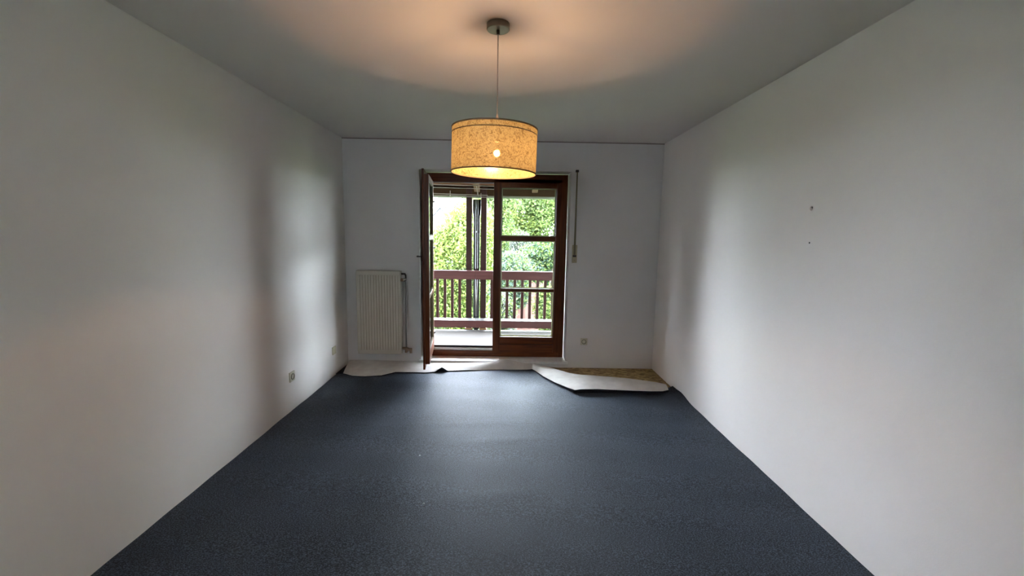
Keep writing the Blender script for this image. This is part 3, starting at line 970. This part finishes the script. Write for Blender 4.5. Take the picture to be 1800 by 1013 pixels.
plant('garden_shrub', 'yellow-green shrub right of the small red shed behind the railing', 'shrub', (1.35, 12.28, GZ),
      [(1.26, 12.28, -0.59, 0.42, 0.40, 0.65), (1.49, 12.28, -1.29, 0.47, 0.40, 0.65)],
      12000, 0.04, ['yellow', 'lime', 'green', 'yellow'], 0.04)
plant('garden_shrub', 'pale green shrub left of the small red shed behind the railing', 'shrub', (-0.08, 10.40, GZ),
      [(-0.12, 10.40, -0.45, 0.28, 0.30, 0.54), (-0.16, 10.40, -1.00, 0.31, 0.30, 0.47)],
      9000, 0.04, ['blue', 'pale', 'green', 'lime'], 0.04)
# trees outside the frame that close the garden to the right and far behind
for (x, y, s, lab) in ((5.5, 18, 1.0, 'leafy green tree to the right of the garden, hidden behind the wall'),
                       (9.5, 22, 1.3, 'tall green tree at the far right of the garden')):
    plant('garden_tree', lab, 'tree', (x, y, GZ), [(x, y, 2.0 * s, 2.2 * s, 1.8, 2.4 * s), (x + 0.8, y, 4.2 * s, 1.8 * s, 1.6, 1.8 * s), (x - 0.8, y, -0.5, 1.6 * s, 1.4, 1.8)], 7000, 0.14, ['green', 'lime', 'green', 'blue'], 0.15)

for x, y, s, lab in ((-8.5, 24.0, 1.1, 'broad green tree left of the garden, nearest to the pale far house'),
                     (-16.0, 20.5, 1.0, 'broad green tree farther left in the garden row'),
                     (-20.5, 15.0, 1.05, 'broad dark green tree near the left end of the garden row'),
                     (-21.5, 9.0, 1.0, 'broad green tree at the left end of the garden row')):
    plant('garden_tree', lab, 'tree', (x, y, GZ), [(x, y, 1.6 * s, 2.6, 1.8, 2.3 * s), (x - 1.6, y, -0.4, 1.8, 1.5, 2.2), (x + 1.6, y, -0.4, 1.8, 1.5, 2.2), (x, y, -0.8, 2.0, 1.5, 2.0)], 14000, 0.16, ['dark', 'green', 'dark'], 0.18, 'trees out of sight along the left side of the garden')

# small red garden shed with blue window
shed = empty('garden_shed', (0.95, 16.0, GZ))
tag(shed, 'small red garden shed with blue window seen between the railing slats', 'shed')
red_m = simple('salmon_red_boards', (0.076, 0.029, 0.022), 0.8, noise=(6, (0.068, 0.025, 0.019), 3))
tile_m = simple('faded_roof_tiles', (0.085, 0.053, 0.044), 0.8, noise=(9, (0.071, 0.044, 0.038), 4))
k = 0
x = -0.88
while x < 0.50:
    boxobj('wall_board', (x, -0.0, 0.0), (x + 0.185, 0.03, 2.75), red_m, shed)
    x += 0.20
boxobj('shed_body', (-0.88, 0.03, 0.0), (0.52, 0.9, 2.70), simple('shed_timber', (0.058, 0.023, 0.018), 0.8), shed)
bm = B()
add_prism(bm, [(-1.0, 2.72), (0.62, 2.72), (0.40, 3.05), (-0.35, 3.12)], -0.12, 1.0, 1)
obj('shed_roof', bm, tile_m, shed)
wf = boxobj('shed_window', (-0.78, -0.03, 1.85), (-0.42, 0.0, 2.45), simple('blue_painted_frame', (0.039, 0.082, 0.107), 0.5), shed, 0.004)
boxobj('pane', (-0.72, -0.04, 1.91), (-0.48, -0.028, 2.39), simple('bluish_pane', (0.058, 0.107, 0.127), 0.1), wf)

# pale far houses
def far_house(x0, x1, y, zt, zr, label):
    h = empty('far_house', ((x0 + x1) / 2, y, GZ))
    tag(h, label, 'house')
    w = (x1 - x0) / 2
    wallm = simple('pale_render', (0.80, 0.80, 0.78), 0.8)
    boxobj('house_wall', (-w, 0, 0), (w, 6, zt - GZ), wallm, h)
    bm = B()
    add_prism(bm, [(-w - 0.4, zt - GZ - 0.1), (w + 0.4, zt - GZ - 0.1), (0, zr - GZ)], -0.4, 6.4, 1)
    obj('house_roof', bm, simple('pale_grey_roof', (0.55, 0.57, 0.60), 0.8), h)
    vm = simple('grey_verge_board', (0.010, 0.012, 0.014), 0.9, spec=0.0)
    for sgn in (-1, 1):
        bm = B()
        e = sgn * (w + 0.4)
        add_prism(bm, [(e, zt - GZ - 0.22), (e, zt - GZ - 0.02), (0, zr - GZ + 0.06), (0, zr - GZ - 0.20)], -0.5, -0.4, 1)
        obj('verge_board', bm, vm, h)
    for k in range(3):
        cx = -w + (k + 0.5) * 2 * w / 3
        f = boxobj('house_window', (cx - 0.4, -0.05, zt - GZ - 2.0), (cx + 0.4, 0.0, zt - GZ - 0.9), wallm, h)
        boxobj('pane', (cx - 0.33, -0.07, zt - GZ - 1.93), (cx + 0.33, -0.04, zt - GZ - 0.97), simple('grey_pane', (0.3, 0.34, 0.38), 0.1), f)
    return h
far_house(-11.4, -7.4, 62, 2.3, 4.95, 'pale far house, left one of two grey gables beyond the bright tree')
far_house(-10.6, -7.2, 73, 2.3, 4.85, 'pale far house, right one of two grey gables beyond the bright tree')
